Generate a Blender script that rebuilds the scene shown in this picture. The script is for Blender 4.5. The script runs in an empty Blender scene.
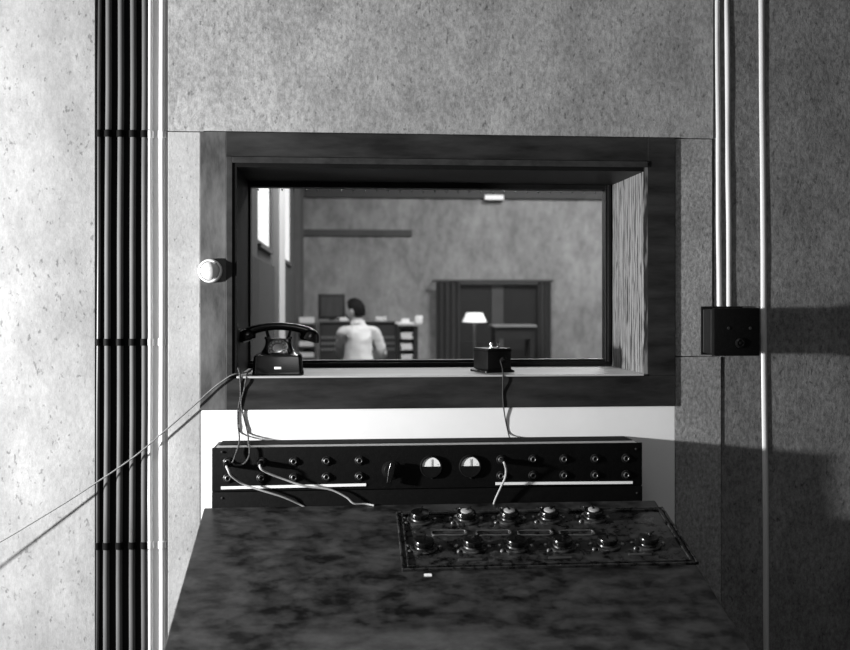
import bpy, bmesh, math, random
from mathutils import Vector, Matrix
random.seed(7)
PI = math.pi
sc = bpy.context.scene
COL = sc.collection

# ------------------------------------------------------------------ camera
F = 1080.0; CX = 443.0; CY = 301.0; YAW = math.radians(5.2)
CAM = Vector((0, -3.18, 1.30))
cd = bpy.data.cameras.new('camera'); cam = bpy.data.objects.new('camera', cd); COL.objects.link(cam)
cam.location = CAM; cam.rotation_euler = (PI/2, 0, -YAW)
cd.sensor_width = 36; cd.lens = F/850*36
cd.shift_x = (425-CX)/850; cd.shift_y = -(325-CY)/850
cd.clip_start = .05; cd.clip_end = 100
cd.dof.use_dof = True; cd.dof.focus_distance = 3.2; cd.dof.aperture_fstop = 3.6
sc.camera = cam

def ray(px, py):
    u = (px-CX)/F; v = (CY-py)/F
    return Vector((math.sin(YAW)+u*math.cos(YAW), math.cos(YAW)-u*math.sin(YAW), v))
def at(px, py, Y):
    r = ray(px, py); return CAM + r*((Y-CAM.y)/r.y)
def atX(px, py, X):
    r = ray(px, py); return CAM + r*((X-CAM.x)/r.x)
def atP(px, py, p0, n):
    r = ray(px, py); return CAM + r*((p0-CAM).dot(n)/r.dot(n))

# ------------------------------------------------------------------ materials
def grey(v): return (v, v, v, 1)
def new_mat(name):
    m = bpy.data.materials.new(name); m.use_nodes = True
    nt = m.node_tree; return m, nt, nt.nodes['Principled BSDF']
def mat(name, base, rough=.6, var=0, scale=20, stretch=(1,1,1), bump=0, bscale=60, metal=0, spec=.5, detail=5, dark=None, contrast=(.3,.7), coat=0, rvar=0):
    m, nt, b = new_mat(name)
    b.inputs['Roughness'].default_value = rough
    b.inputs['Metallic'].default_value = metal
    b.inputs['Specular IOR Level'].default_value = spec
    b.inputs['Coat Weight'].default_value = coat
    b.inputs['Base Color'].default_value = grey(base)
    if var or bump or dark is not None:
        tc = nt.nodes.new('ShaderNodeTexCoord'); mp = nt.nodes.new('ShaderNodeMapping')
        mp.inputs['Scale'].default_value = stretch
        nt.links.new(tc.outputs['Object'], mp.inputs['Vector'])
        n = nt.nodes.new('ShaderNodeTexNoise'); n.inputs['Scale'].default_value = scale; n.inputs['Detail'].default_value = detail
        n.inputs['Roughness'].default_value = .65
        nt.links.new(mp.outputs[0], n.inputs['Vector'])
        cr = nt.nodes.new('ShaderNodeValToRGB')
        lo = dark if dark is not None else base*(1-var); hi = base*(1+var)
        cr.color_ramp.elements[0].position = contrast[0]; cr.color_ramp.elements[0].color = grey(lo)
        cr.color_ramp.elements[1].position = contrast[1]; cr.color_ramp.elements[1].color = grey(min(hi, .95))
        nt.links.new(n.outputs['Fac'], cr.inputs['Fac']); nt.links.new(cr.outputs['Color'], b.inputs['Base Color'])
        if rvar:
            mr = nt.nodes.new('ShaderNodeMapRange'); mr.inputs['From Min'].default_value = .35; mr.inputs['From Max'].default_value = .65
            mr.inputs['To Min'].default_value = max(.05, rough-rvar); mr.inputs['To Max'].default_value = min(1, rough+rvar)
            nt.links.new(n.outputs['Fac'], mr.inputs['Value']); nt.links.new(mr.outputs[0], b.inputs['Roughness'])
        if bump:
            n2 = nt.nodes.new('ShaderNodeTexNoise'); n2.inputs['Scale'].default_value = bscale; n2.inputs['Detail'].default_value = 4
            nt.links.new(mp.outputs[0], n2.inputs['Vector'])
            bp = nt.nodes.new('ShaderNodeBump'); bp.inputs['Strength'].default_value = bump; bp.inputs['Distance'].default_value = .004
            nt.links.new(n2.outputs['Fac'], bp.inputs['Height']); nt.links.new(bp.outputs[0], b.inputs['Normal'])
    return m

def board_mat(name, base, seed, bump=.5, var=.3, pit=.55):
    """pressed fibre acoustic board: mottled, speckled with small pits"""
    m, nt, b = new_mat(name); L = nt.links
    b.inputs['Roughness'].default_value = .95; b.inputs['Specular IOR Level'].default_value = .1
    tc = nt.nodes.new('ShaderNodeTexCoord'); mp = nt.nodes.new('ShaderNodeMapping')
    mp.inputs['Location'].default_value = (seed, seed*2.3, seed*.7); mp.inputs['Scale'].default_value = (1, 1, .6)
    L.new(tc.outputs['Object'], mp.inputs['Vector'])
    a = nt.nodes.new('ShaderNodeTexNoise'); a.inputs['Scale'].default_value = 105; a.inputs['Detail'].default_value = 5; a.inputs['Roughness'].default_value = .75
    c = nt.nodes.new('ShaderNodeTexNoise'); c.inputs['Scale'].default_value = 9; c.inputs['Detail'].default_value = 4
    v = nt.nodes.new('ShaderNodeTexNoise'); v.inputs['Scale'].default_value = 85; v.inputs['Detail'].default_value = 2
    for n in (a, c, v): L.new(mp.outputs[0], n.inputs['Vector'])
    r1 = nt.nodes.new('ShaderNodeMapRange'); r1.inputs['From Min'].default_value = .36; r1.inputs['From Max'].default_value = .64
    r1.inputs['To Min'].default_value = base*(1-var); r1.inputs['To Max'].default_value = base*(1+var)
    L.new(a.outputs['Fac'], r1.inputs['Value'])
    r2 = nt.nodes.new('ShaderNodeMapRange'); r2.inputs['From Min'].default_value = .3; r2.inputs['From Max'].default_value = .7
    r2.inputs['To Min'].default_value = .82; r2.inputs['To Max'].default_value = 1.16
    L.new(c.outputs['Fac'], r2.inputs['Value'])
    r3 = nt.nodes.new('ShaderNodeMapRange'); r3.inputs['From Min'].default_value = .27; r3.inputs['From Max'].default_value = .36
    r3.inputs['To Min'].default_value = pit; r3.inputs['To Max'].default_value = 1
    L.new(v.outputs['Fac'], r3.inputs['Value'])
    m1 = nt.nodes.new('ShaderNodeMath'); m1.operation = 'MULTIPLY'; L.new(r1.outputs[0], m1.inputs[0]); L.new(r2.outputs[0], m1.inputs[1])
    m2 = nt.nodes.new('ShaderNodeMath'); m2.operation = 'MULTIPLY'; L.new(m1.outputs[0], m2.inputs[0]); L.new(r3.outputs[0], m2.inputs[1])
    L.new(m2.outputs[0], b.inputs['Base Color'])
    bp = nt.nodes.new('ShaderNodeBump'); bp.inputs['Strength'].default_value = bump; bp.inputs['Distance'].default_value = .003
    L.new(a.outputs['Fac'], bp.inputs['Height']); L.new(bp.outputs[0], b.inputs['Normal'])
    return m

def oak_mat(name, lo, hi):
    """pale oak board with wavy vertical grain"""
    m, nt, b = new_mat(name); L = nt.links
    b.inputs['Roughness'].default_value = .5
    tc = nt.nodes.new('ShaderNodeTexCoord'); mp = nt.nodes.new('ShaderNodeMapping'); mp.inputs['Scale'].default_value = (1, 1, .2)
    L.new(tc.outputs['Object'], mp.inputs['Vector'])
    w = nt.nodes.new('ShaderNodeTexWave'); w.bands_direction = 'Y'; w.inputs['Scale'].default_value = 14
    w.inputs['Distortion'].default_value = 9; w.inputs['Detail'].default_value = 3; w.inputs['Detail Scale'].default_value = 2.2
    L.new(mp.outputs[0], w.inputs['Vector'])
    cr = nt.nodes.new('ShaderNodeValToRGB'); cr.color_ramp.elements[0].color = grey(lo); cr.color_ramp.elements[1].color = grey(hi)
    cr.color_ramp.elements[0].position = .05; cr.color_ramp.elements[1].position = .55
    L.new(w.outputs['Fac'], cr.inputs['Fac']); L.new(cr.outputs[0], b.inputs['Base Color'])
    return m

def emit_mat(name, v, s):
    m, nt, b = new_mat(name); b.inputs['Base Color'].default_value = grey(v)
    b.inputs['Emission Color'].default_value = grey(v); b.inputs['Emission Strength'].default_value = s
    return m

def pane_mat(name, refl=1.0):
    m = bpy.data.materials.new(name); m.use_nodes = True; nt = m.node_tree; nt.nodes.clear()
    o = nt.nodes.new('ShaderNodeOutputMaterial'); mx = nt.nodes.new('ShaderNodeMixShader')
    t = nt.nodes.new('ShaderNodeBsdfTransparent'); t.inputs['Color'].default_value = grey(.93)
    g = nt.nodes.new('ShaderNodeBsdfGlossy'); g.inputs['Roughness'].default_value = .01
    f = nt.nodes.new('ShaderNodeFresnel'); f.inputs['IOR'].default_value = 1.5
    mm = nt.nodes.new('ShaderNodeMath'); mm.operation = 'MULTIPLY'; mm.inputs[1].default_value = refl
    nt.links.new(f.outputs[0], mm.inputs[0]); nt.links.new(mm.outputs[0], mx.inputs[0])
    nt.links.new(t.outputs[0], mx.inputs[1]); nt.links.new(g.outputs[0], mx.inputs[2]); nt.links.new(mx.outputs[0], o.inputs['Surface'])
    return m

M = dict(
    board_top=board_mat('fibre_board_upper', .28, 1.0),
    board_left=board_mat('fibre_board_pale', .31, 4.0, .35, .12),
    board_far=board_mat('fibre_board_far_left', .235, 5.0, .35, .12),
    board_right=board_mat('fibre_board_grey', .27, 8.0, .6, .4),
    board_base=board_mat('fibre_board_base', .18, 12.0, .6, .35),
    white=mat('white_panel_paint', .80, .55, var=.03, scale=6),
    plaster=mat('plaster', .06, .9, var=.1, scale=8),
    floor=mat('linoleum', .05, .5, var=.3, scale=6),
    casing=mat('stained_casing_lit', .080, .5, spec=.25, var=.55, scale=14, stretch=(1,1,.35), bump=.15, bscale=50, contrast=(.35,.68)),
    casing_shaded=mat('stained_casing_shaded', .022, .5, spec=.18, var=.6, scale=16, stretch=(.2,1,1), bump=.15, bscale=50, contrast=(.35,.68)),  # darker copy of the casing stain, weaker light put into the colour
    bead=mat('bead_stain', .025, .5, var=.4, scale=30, spec=.2),
    reveal_shade=mat('reveal_shade', .005, .5, spec=.12, var=.3, scale=20),  # shade on the left and top linings, painted as black
    oak=oak_mat('oak_grain', .03, .20),
    sill=mat('sill_board', .42, .45, var=.12, scale=18, stretch=(.1,1,1)),
    felt=mat('grey_felt', .10, .95, var=.2, scale=60),
    conduit=mat('grey_conduit_paint', .075, .6, spec=.15, var=.35, scale=25, stretch=(1,1,.1)),
    conduit_dark=mat('dark_conduit_paint', .03, .4, var=.3, scale=25, stretch=(1,1,.2)),
    pipe_white=mat('white_pipe_paint', .60, .35, var=.04, scale=14, stretch=(1,1,.2)),
    backing=mat('gap_shade_and_flange_black', .008, .8, spec=.05),  # black for the painted shade between conduits, also the rack flange
    clamp=mat('clamp_iron', .003, .6, spec=.05),
    bakelite=mat('black_bakelite', .005, .2),
    bak_matte=mat('dull_black_lacquer', .006, .38, spec=.2, var=.3, scale=20),
    rack=mat('black_crackle', .004, .5, spec=.1, var=.3, scale=90, bump=.2, bscale=300),
    desk=mat('worn_desk_lacquer', .06, .40, dark=.005, scale=19, contrast=(.38,.74), bump=.1, bscale=40, detail=12, rvar=.1, spec=.25, stretch=(.7,1,1)),
    desk_dark=mat('desk_side_lacquer', .008, .5, var=.4, scale=12),
    plate=mat('worn_control_plate', .05, .33, dark=.003, scale=45, spec=.4, contrast=(.4,.72), bump=.35, bscale=40, detail=8, rvar=.15),
    metal=mat('nickel', .55, .25, metal=1),
    dull_metal=mat('dull_nickel', .32, .4, metal=1),
    jack_ring=mat('tarnished_ring', .07, .4, metal=.5),
    dark_metal=mat('dark_metal', .05, .35, metal=.6),
    scale=mat('meter_scale', .85, .5),
    strip=mat('white_label_strip', .85, .5),
    ceramic=mat('white_porcelain', .80, .22),
    cord_light=mat('pale_cord', .34, .8, var=.2, scale=200),
    cord_braid=mat('braided_cord', .09, .85, dark=.012, scale=260, contrast=(.4,.6)),
    cord_grey=mat('grey_cord', .13, .8, var=.3, scale=150),
    cord_dark=mat('dark_cord', .02, .7),
    glint=mat('knob_glint', .32, .5),  # pale grey that paints the glints on knob tops and dials
    glass=pane_mat('window_glass', .9),
    meter_glass=pane_mat('meter_glass', .5),
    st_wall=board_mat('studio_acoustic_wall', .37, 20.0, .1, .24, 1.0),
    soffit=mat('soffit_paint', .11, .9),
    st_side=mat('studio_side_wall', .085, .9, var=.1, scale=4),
    st_pier=mat('studio_pier_lit', .68, .8),  # light on the pier is put into this pale colour
    st_dark=mat('studio_dark_wood', .02, .6, var=.2, scale=8),
    st_mid=mat('studio_grey_paint', .10, .8, var=.15, scale=5),
    curtain=mat('grey_curtain', .075, .95, var=.2, scale=30, stretch=(1,1,.1)),
    paper=mat('paper', .85, .8),
    cloth=mat('white_shirt_cotton', .72, .9, var=.10, scale=9, bump=1.0, bscale=9),
    trousers=mat('dark_trousers', .04, .9),
    skin=mat('skin', .42, .5),
    hair=mat('dark_hair', .007, .7, spec=.1, var=.4, scale=90),
    frosted=emit_mat('frosted_daylight_glass', .85, .68),
    shade=emit_mat('lit_lamp_shade', .9, .9),
    sign=emit_mat('lit_sign', .9, .55),
)
# a studio wall is mottled in broad blotches
nt = M['st_wall'].node_tree
for n in nt.nodes:
    if n.type == 'TEX_NOISE':
        n.inputs['Scale'].default_value = {105.0: 6, 9.0: 1.2, 85.0: 3}.get(round(n.inputs['Scale'].default_value, 1), 6)

# ------------------------------------------------------------------ mesh helpers
class MB:
    def __init__(s, T=None): s.bm = bmesh.new(); s.T = T or Matrix()
    def _v(s, co): return s.bm.verts.new(s.T @ Vector(co))
    def box(s, a, b, bev=0):
        x0, y0, z0 = (min(a[i], b[i]) for i in range(3)); x1, y1, z1 = (max(a[i], b[i]) for i in range(3))
        v = [s._v((x, y, z)) for z in (z0, z1) for x, y in ((x0, y0), (x1, y0), (x1, y1), (x0, y1))]
        fs = [s.bm.faces.new([v[i] for i in q]) for q in ((3,2,1,0),(4,5,6,7),(0,1,5,4),(1,2,6,5),(2,3,7,6),(3,0,4,7))]
        if bev:
            es = list({e for f in fs for e in f.edges})
            bmesh.ops.bevel(s.bm, geom=es, offset=bev, segments=2, affect='EDGES', profile=.6)
        return s
    def prism(s, pts, axis, a, b):
        """pts: 2-D outline in the two axes other than `axis`, extruded from a to b"""
        def mk(p, t):
            q = [p[0], p[1]]; q.insert(axis, t); return s._v(q)
        A = [mk(p, a) for p in pts]; B = [mk(p, b) for p in pts]; n = len(pts)
        s.bm.faces.new(A); s.bm.faces.new(B[::-1])
        for i in range(n): s.bm.faces.new((A[i], B[i], B[(i+1) % n], A[(i+1) % n]))
        return s
    def rings(s, rs, close=False, caps=True):
        R = [[s._v(p) for p in r] for r in rs]; n = len(R[0])
        for i in range(len(R)-1 + (1 if close else 0)):
            a, b = R[i], R[(i+1) % len(R)]
            for k in range(n): s.bm.faces.new((a[k], a[(k+1) % n], b[(k+1) % n], b[k]))
        if caps and not close: s.bm.faces.new(R[0][::-1]); s.bm.faces.new(R[-1])
        return s
    def tube(s, pts, r, n=8, caps=True):
        pts = [Vector(p) for p in pts]; rs = []
        up = None
        for i, p in enumerate(pts):
            d = (pts[min(i+1, len(pts)-1)] - pts[max(i-1, 0)]).normalized()
            if up is None: up = Vector((0,0,1)) if abs(d.z) < .9 else Vector((1,0,0))
            u = (up - d*up.dot(d))
            if u.length < 1e-4: u = d.orthogonal()
            u.normalize(); up = u; w = d.cross(u)
            rr = r(i/(len(pts)-1)) if callable(r) else r
            rs.append([p + (u*math.cos(2*PI*k/n) + w*math.sin(2*PI*k/n))*rr for k in range(n)])
        return s.rings(rs, caps=caps)
    def lathe(s, prof, c=(0,0,0), axis=(0,0,1), n=28):
        """prof: (radius, height) pairs along axis"""
        c = Vector(c); ax = Vector(axis).normalized(); u = ax.orthogonal().normalized(); w = ax.cross(u)
        rs = [[c + ax*h + (u*math.cos(2*PI*k/n) + w*math.sin(2*PI*k/n))*max(r, 1e-5) for k in range(n)] for r, h in prof]
        return s.rings(rs)
    def build(s, name, m, parent=None, smooth=True, bevel=0):
        bmesh.ops.recalc_face_normals(s.bm, faces=s.bm.faces)
        me = bpy.data.meshes.new(name); s.bm.to_mesh(me); s.bm.free()
        o = bpy.data.objects.new(name, me); COL.objects.link(o); me.materials.append(m)
        if smooth:
            for p in me.polygons: p.use_smooth = True
            me.set_sharp_from_angle(angle=math.radians(35))
        if bevel:
            b = o.modifiers.new('b', 'BEVEL'); b.width = bevel; b.segments = 2; b.limit_method = 'ANGLE'; b.angle_limit = math.radians(40)
            o.modifiers.new('w', 'WEIGHTED_NORMAL')
        if parent: o.parent = parent
        return o

def tag(o, label=None, cat=None, group=None, kind=None):
    if label: o['label'] = label
    if cat: o['category'] = cat
    if group: o['group'] = group
    if kind: o['kind'] = kind
    return o
def thing(name, loc, label, cat, rz=0, group=None):
    o = bpy.data.objects.new(name, None); COL.objects.link(o); o.location = loc; o.rotation_euler = (0, 0, rz); o.empty_display_size = .05
    return tag(o, label, cat, group)
def struct(name, mb, m, label, bevel=0, parent=None):
    o = mb.build(name, m, parent, bevel=bevel)
    if parent is None: tag(o, label, kind='structure')
    return o
def smooth_path(ctrl, n=10):
    """Catmull-Rom through the control points"""
    P = [Vector(p) for p in ctrl]; P = [P[0]*2-P[1]] + P + [P[-1]*2-P[-2]]; out = []
    for i in range(1, len(P)-2):
        for k in range(n):
            t = k/n; a, b, c, d = P[i-1:i+3]
            out.append(.5*((2*b) + (c-a)*t + (2*a-5*b+4*c-d)*t*t + (3*b-a-3*c+d)*t**3))
    out.append(P[-2]); return out
def copy_thing(o, parent=None):
    c = o.copy(); COL.objects.link(c)
    if parent: c.parent = parent
    for ch in [x for x in bpy.data.objects if x.parent == o]: copy_thing(ch, c)
    return c

# ------------------------------------------------------------------ control room shell
WT = .46                      # thickness of the wall with the window
X0, X1, Y0, ZC = -3.2, 2.6, -4.6, 2.9
bt = .015                     # the fibre boards stand proud of the base wall
# opening of the window, measured in the wall plane
oL = at(232, 270, -.02).x; oR = at(649, 270, -.02).x
oT = at(440, 164.5, -.02).z; oB = at(440, 376.5, -.012).z
cL = at(200, 270, -.01).x; cR = at(676, 270, -.01).x
cT = at(440, 134.5, -.01).z; cB = at(440, 408.3, -.01).z

mb = MB()
SX0, SX1, SY1, SZ = at(302, 300, 9.9).x, 6.5, 9.9, 3.9     # studio: left wall, right wall, far wall, ceiling
mb.box((X0-.2, bt, 0), (oL, WT, SZ)).box((oR, bt, 0), (SX1, WT, SZ)).box((oL, bt, oT), (oR, WT, SZ)).box((oL, bt, 0), (oR, WT, oB))
struct('wall_front', mb, M['board_base'], 'thick wall between control room and studio')
struct('wall_left', MB().box((X0-.2, Y0, 0), (X0, bt, ZC)), M['plaster'], 'left wall of the control room')
struct('wall_right', MB().box((X1, Y0, 0), (X1+.2, bt, ZC)), M['plaster'], 'right wall of the control room')
struct('wall_back', MB().box((X0-.2, Y0-.2, 0), (X1+.2, Y0, ZC)), M['plaster'], 'wall behind the viewer')
struct('ceiling', MB().box((X0-.2, Y0-.2, ZC), (X1+.2, bt, ZC+.15)), M['plaster'], 'control room ceiling')
struct('floor', MB().box((X0-.2, Y0-.2, -.15), (X1+.2, WT, 0)), M['floor'], 'dark control room floor')

# fibre boards fixed on the wall, surface at y = 0
bx_l = at(167.5, 100, 0).x; bx_r = at(714, 100, 0).x; bx_r2 = at(721.5, 450, 0).x
zs_l = at(185, 131, 0).z; zs_r = at(700, 141, 0).z; zseam = (zs_l+zs_r)/2; z356 = at(690, 356.5, 0).z
g = .0012
def board(n, a, b, m, label):
    return struct(f'trim_{n}', MB().box((a[0]+g, 0, a[1]+g), (b[0]-g, bt, b[1]-g)), m, label, bevel=.0015)
board(1, (bx_l, cT), (bx_r, ZC), M['board_top'], 'fibre wall board above the window')
board(2, (bx_l, 0), (cL, cT), M['board_left'], 'pale fibre board strip left of the window')
board(3, (cR, z356), (bx_r-.004, cT), M['board_right'], 'grey fibre board right of the window')
board(4, (cR, 0), (bx_r2, z356), M['board_right'], 'grey fibre board low on the right')
board(5, (X0, 0), (at(95.5, 300, 0).x, ZC), M['board_far'], 'pale fibre board left of the conduits')
RW = .004
struct('trim_14', MB().box((bx_r+.001, RW, z356), (X1, bt, ZC)).box((bx_r2+.001, RW, 0), (X1, bt, z356)), M['board_base'], 'dull fibre boards behind the pipes on the right')
struct('trim_6', MB().box((cL+.001, 0, 0), (cR-.001, bt, cB)), M['white'], 'smooth white panel under the window')

# ------------------------------------------------------------------ the control room window
win = thing('window_1', (0, 0, 0), 'wide dark framed observation window', None); tag(win, kind='structure')
del_keys = [k for k in ('category',) if k in win]
for k in del_keys: del win[k]
ct = .006                                      # casing stands this proud
cj = at(655, 200, 0).x
MB().box((cL, -ct, cB), (oL-.018, bt, cT)).build('casing_stile', M['casing'], win, bevel=.0015)
MB().box((oR+.0003, -.006, oB-.002), (cR, bt, cT)).build('casing_stile', M['casing_shaded'], win, bevel=.0015)
MB().box((oL-.018, -ct, oT+.018), (oR+.0002, bt, cT)).build('casing_rail', M['casing_shaded'], win, bevel=.0015)
MB().box((oL-.018, -ct, cB), (cR, bt, oB-.002)).build('casing_rail', M['casing_shaded'], win, bevel=.0015)
# raised bead round the opening
lip = MB()
lip.box((oL-.018, -ct-.004, oB), (oL, 0, oT+.018)).box((oL, -ct-.004, oT), (oR, 0, oT+.018))
lip.build('bead', M['bead'], win, bevel=.0015)
# reveal linings
GY = .40                                       # plane of the glass
MB().box((oL, -ct, oB), (oL+.012, GY+.04, oT)).build('left_reveal', M['reveal_shade'], win)
MB().box((oR-.012, -ct, oB), (oR, GY+.04, oT)).build('right_reveal', M['oak'], win)
MB().box((oL+.012, -ct, oT-.012), (oR-.012, GY+.04, oT)).build('top_reveal', M['reveal_shade'], win)
MB().box((oL+.012, -ct-.006, oB-.002), (oR-.012, GY+.04, oB+.004)).build('window_sill', M['sill'], win, bevel=.002)
# sash round the glass
gl, gr_ = at(251, 280, GY).x, at(604, 280, GY).x; gt, gb = at(430, 189, GY).z, at(430, 359.5, GY).z
il, ir, it, ib = oL+.012, oR-.012, oT-.012, oB+.004
sash = MB()
sash.box((il, GY-.02, ib), (gl, GY+.03, it)).box((gr_, GY-.02, ib), (ir, GY+.03, it))
sash.box((gl, GY-.02, gt), (gr_, GY+.03, it)).box((gl, GY-.02, ib), (gr_, GY+.03, gb))
sash.box((gr_+.006, GY-.032, ib+.012), (gr_+.016, GY-.02, it)).box((gl-.018, GY-.032, ib+.01), (gl-.008, GY-.02, it))
sash.box((gl-.018, GY-.032, gb-.018), (gr_+.016, GY-.02, gb-.008))
sash.build('sash_frame', M['bak_matte'], win, bevel=.001)
MB().box((gl-.004, GY-.003, gb-.004), (gr_+.004, GY+.003, gt+.004)).build('glass_pane', M['glass'], win)
# studio-side felt pelmet, seen through the top of the pane
pz = at(430, 198.5, GY+.05).z

tk = MB()
for i in range(30):
    xx = gl + .02 + (gr_-gl-.04)*i/29
    tk.lathe([(.0035, 0), (.003, .002), (.0005, .003)], (xx, GY+.044, gt-.003), (0, -1, 0), 8)
tk.build('tack_row', M['dull_metal'], win)

# ------------------------------------------------------------------ conduits on the left
def vpipe(px, r, m, name, label, group, ztop=ZC-.02, zbot=.02, yc=-.016, lean=0, wall=bt, cat='pipe', straps=None, strap_m=None):
    x = at(px, 300, yc).x
    t = thing(name, (x, yc, zbot), label, cat, group=group)
    H = ztop-zbot
    P = [(lean*(i/12-.44)*H + .0008*math.sin(i*1.7+px), .0006*math.sin(i*2.3+px), H*i/12) for i in range(13)]
    tb0 = MB().tube(P, r, 20)
    for v in tb0.bm.verts: v.co.y = min(v.co.y, wall-yc)
    tb0.build('tube', m, t)
    for zz in (straps or []):
        lx = lean*((zz-zbot)/H-.44)*H
        s = MB(Matrix.Translation((lx, 0, zz-zbot)))
        pts = [(math.cos(a)*(r+.003), -math.sin(a)*(r+.003)) for a in [PI*k/10 for k in range(11)]]
        ring_o = pts; ring_i = [(math.cos(a)*(r-.0005), -math.sin(a)*(r-.0005)) for a in [PI*k/10 for k in range(11)]]
        wall_off = wall-yc
        out = [(-(0)+ring_o[0][0], wall_off)] + ring_o + [(ring_o[-1][0], wall_off)] + [(ring_i[-1][0], wall_off)] + ring_i[::-1] + [(ring_i[0][0], wall_off)]
        s.prism(out, 2, -.010, .010)
        
        s.build('pipe_clamp', strap_m or m, t, bevel=.0005)
    return t
sz = [at(120, yy, -.02).z for yy in (132.5, 342.5, 547.5)]
lx0, lx1 = at(95.7, 300, 0).x, at(147, 300, 0).x
struct('trim_7', MB().box((lx0, .0136, 0), (lx1, bt, ZC)), M['backing'], 'black strip behind the left conduits, painted shade of the gaps')  # black strip added to paint the shade between the conduits
names = ['leftmost of the thin grey conduits on the black strip, beside the pale wall', 'second thin grey conduit from the left edge of the black strip',
         'third thin grey conduit from the left edge of the black strip', 'fourth thin grey conduit, next to the white painted pipes']
vpipe(98.5, .0055, M['conduit_dark'], 'electrical_conduit', 'very thin black conduit at the outer edge of the black strip', 'conduits left of the window', lean=.004, yc=.006, wall=.0135, straps=sz, strap_m=M['clamp'])
for i, px in enumerate((107.6, 120.2, 132.8, 144.6)):
    vpipe(px, .0088, M['conduit'], 'electrical_conduit', names[i], 'conduits left of the window', lean=.004-.001*i, yc=.005, wall=.0135, straps=sz, strap_m=M['clamp'])
vpipe(150.0, .0075, M['pipe_white'], 'wall_pipe', 'white painted pipe directly beside the grey conduits left of the window', 'white pipes left of the window', yc=.007, straps=sz)
vpipe(162.0, .0085, M['pipe_white'], 'wall_pipe', 'white painted pipe left of the window, next to the wall board edge', 'white pipes left of the window', yc=.007, straps=sz)
struct('trim_8', MB().box((lx1+.001, .0146, 0), (bx_l-.001, bt, ZC)), mat('pale_backing_board', .5, .7), 'pale backing strip behind the white pipes')

# ------------------------------------------------------------------ pipes and junction box on the right
jb_l = at(700.5, 330, 0).x; jb_f = -.122
jfl = at(716, 330, jb_f).x; jr = at(760, 330, jb_f).x; jt = at(735, 308, jb_f).z; jbm = at(735, 356, jb_f).z
box = thing('junction_box', ((jb_l+jr)/2, -.0005, jbm), 'black metal junction box on the wall right of the window', 'junction box')
ox, oz = (jb_l+jr)/2, jbm
BW0, BW1, BH = jb_l+.004-ox, jr-.003-ox, jt-jbm
fy = jb_f+.0005
MB().box((BW0, fy+.022, .004), (BW1, 0, BH-.004), .004).build('body', M['bak_matte'], box)
MB().box((BW0-.004, fy, 0), (BW1+.003, fy+.018, BH), .003).build('cover', M['rack'], box)
MB().box((BW0-.004, -.008, -.002), (BW1-.006, 0, BH+.004), .002).build('flange', M['bak_matte'], box)
for zz in (0,):
    s = MB(); s.box((BW0-.0015, fy+.034, .006), (BW0+.001, fy+.037, BH-.006)).box((BW0-.0015, fy+.1, .006), (BW0+.001, fy+.104, BH-.006)); s.build('side_rib', M['dull_metal'], box)
for sx in (.30, .80):
    MB().lathe([(.0045, 0), (.004, .002), (.001, .0025)], (BW0+(BW1-BW0)*sx, fy, BH*.58), (0, -1, 0), 12).build('screw', M['dark_metal'], box)
MB().lathe([(.014, 0), (.014, .004), (.010, .006), (.009, .003), (.0045, .003), (.004, .007), (.0005, .008)], (BW0+(BW1-BW0)*.56, fy, BH*.27), (0, -1, 0), 24).build('socket_boss', M['bak_matte'], box)
def upper(px, label, straps):
    vpipe(px, .0083, M['pipe_white'], 'wall_pipe', label, 'white conduits entering the junction box', zbot=jt-.01, yc=RW+.002, wall=RW, lean=-.008, straps=straps)
upper(717.4, 'left one of two white pipes running down into the black junction box', [])
upper(727.2, 'right one of two white pipes running down into the black junction box', [])
vpipe(763.4, .0098, M['pipe_white'], 'wall_pipe', 'single white full height pipe passing right of the junction box', 'white pipe at the far right', yc=RW+.004, wall=RW, lean=-.008, straps=[])

# ------------------------------------------------------------------ porcelain bell push on the left casing
p = at(210.5, 271, -ct)
bell = thing('bell_push', (p.x, -ct, p.z), 'round white porcelain button mounted on the left window casing', 'bell push')
R = .0345
MB().lathe([(R, 0), (R, .012), (R*.96, .018), (R*.86, .021), (R*.80, .017), (R*.78, .014)], (0,0,0), (0,-1,0), 40).build('rim', M['ceramic'], bell)
MB().lathe([(R*.78, .010), (R*.77, .018), (R*.70, .026), (R*.5, .034), (R*.25, .038), (.0002, .039)], (0,0,0), (0,-1,0), 40).build('dome', mat('porcelain_dome', .62, .3), bell)

# ------------------------------------------------------------------ the meter rack
RY = -.16
a = at(212, 446.4, RY); b = at(642, 443.8, RY)
rl, rr, rt = a.x, b.x, (a.z+b.z)/2
db = at(203, 507, RY); dbr = at(656, 502, RY)
zb = (db.z+dbr.z)/2+.004                 # back edge of the desk top
rcx = (rl+rr)/2; rb = 0.0
rack = thing('jack_panel', (rcx, 0, rb), 'long black equipment panel with two meters and rows of jacks under the window', 'jack panel')
lw = (rr-rl)/2; rh = rt-rb
MB().box((-lw, RY+.004, .0), (lw, -.001, rh-.004), .002).build('cabinet', M['rack'], rack)
zsplit = at(300, 490.5, RY).z - rb
MB().box((-lw, RY-.002, zsplit+.001), (lw, RY+.003, rh), .0015).build('upper_panel', M['rack'], rack)
MB().box((-lw, RY-.004, .55), (lw, RY+.003, zsplit-.001), .0015).build('lower_panel', M['rack'], rack)
MB().box((-lw+.012, -.095, rh-.006), (lw-.012, -.002, rh-.001)).build('rear_flange', M['backing'], rack)
MB().box((-lw+.008, RY+.008, rh-.0039), (lw-.008, -.096, rh-.0025)).build('top_plate', mat('top_plate_worn', .3, .4, var=.2, scale=10, stretch=(.2,1,1)), rack)
PY = RY-.002
def local(px, py, Y=PY): 
    q = at(px, py, Y); return (q.x-rcx, q.y, q.z-rb)
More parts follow.
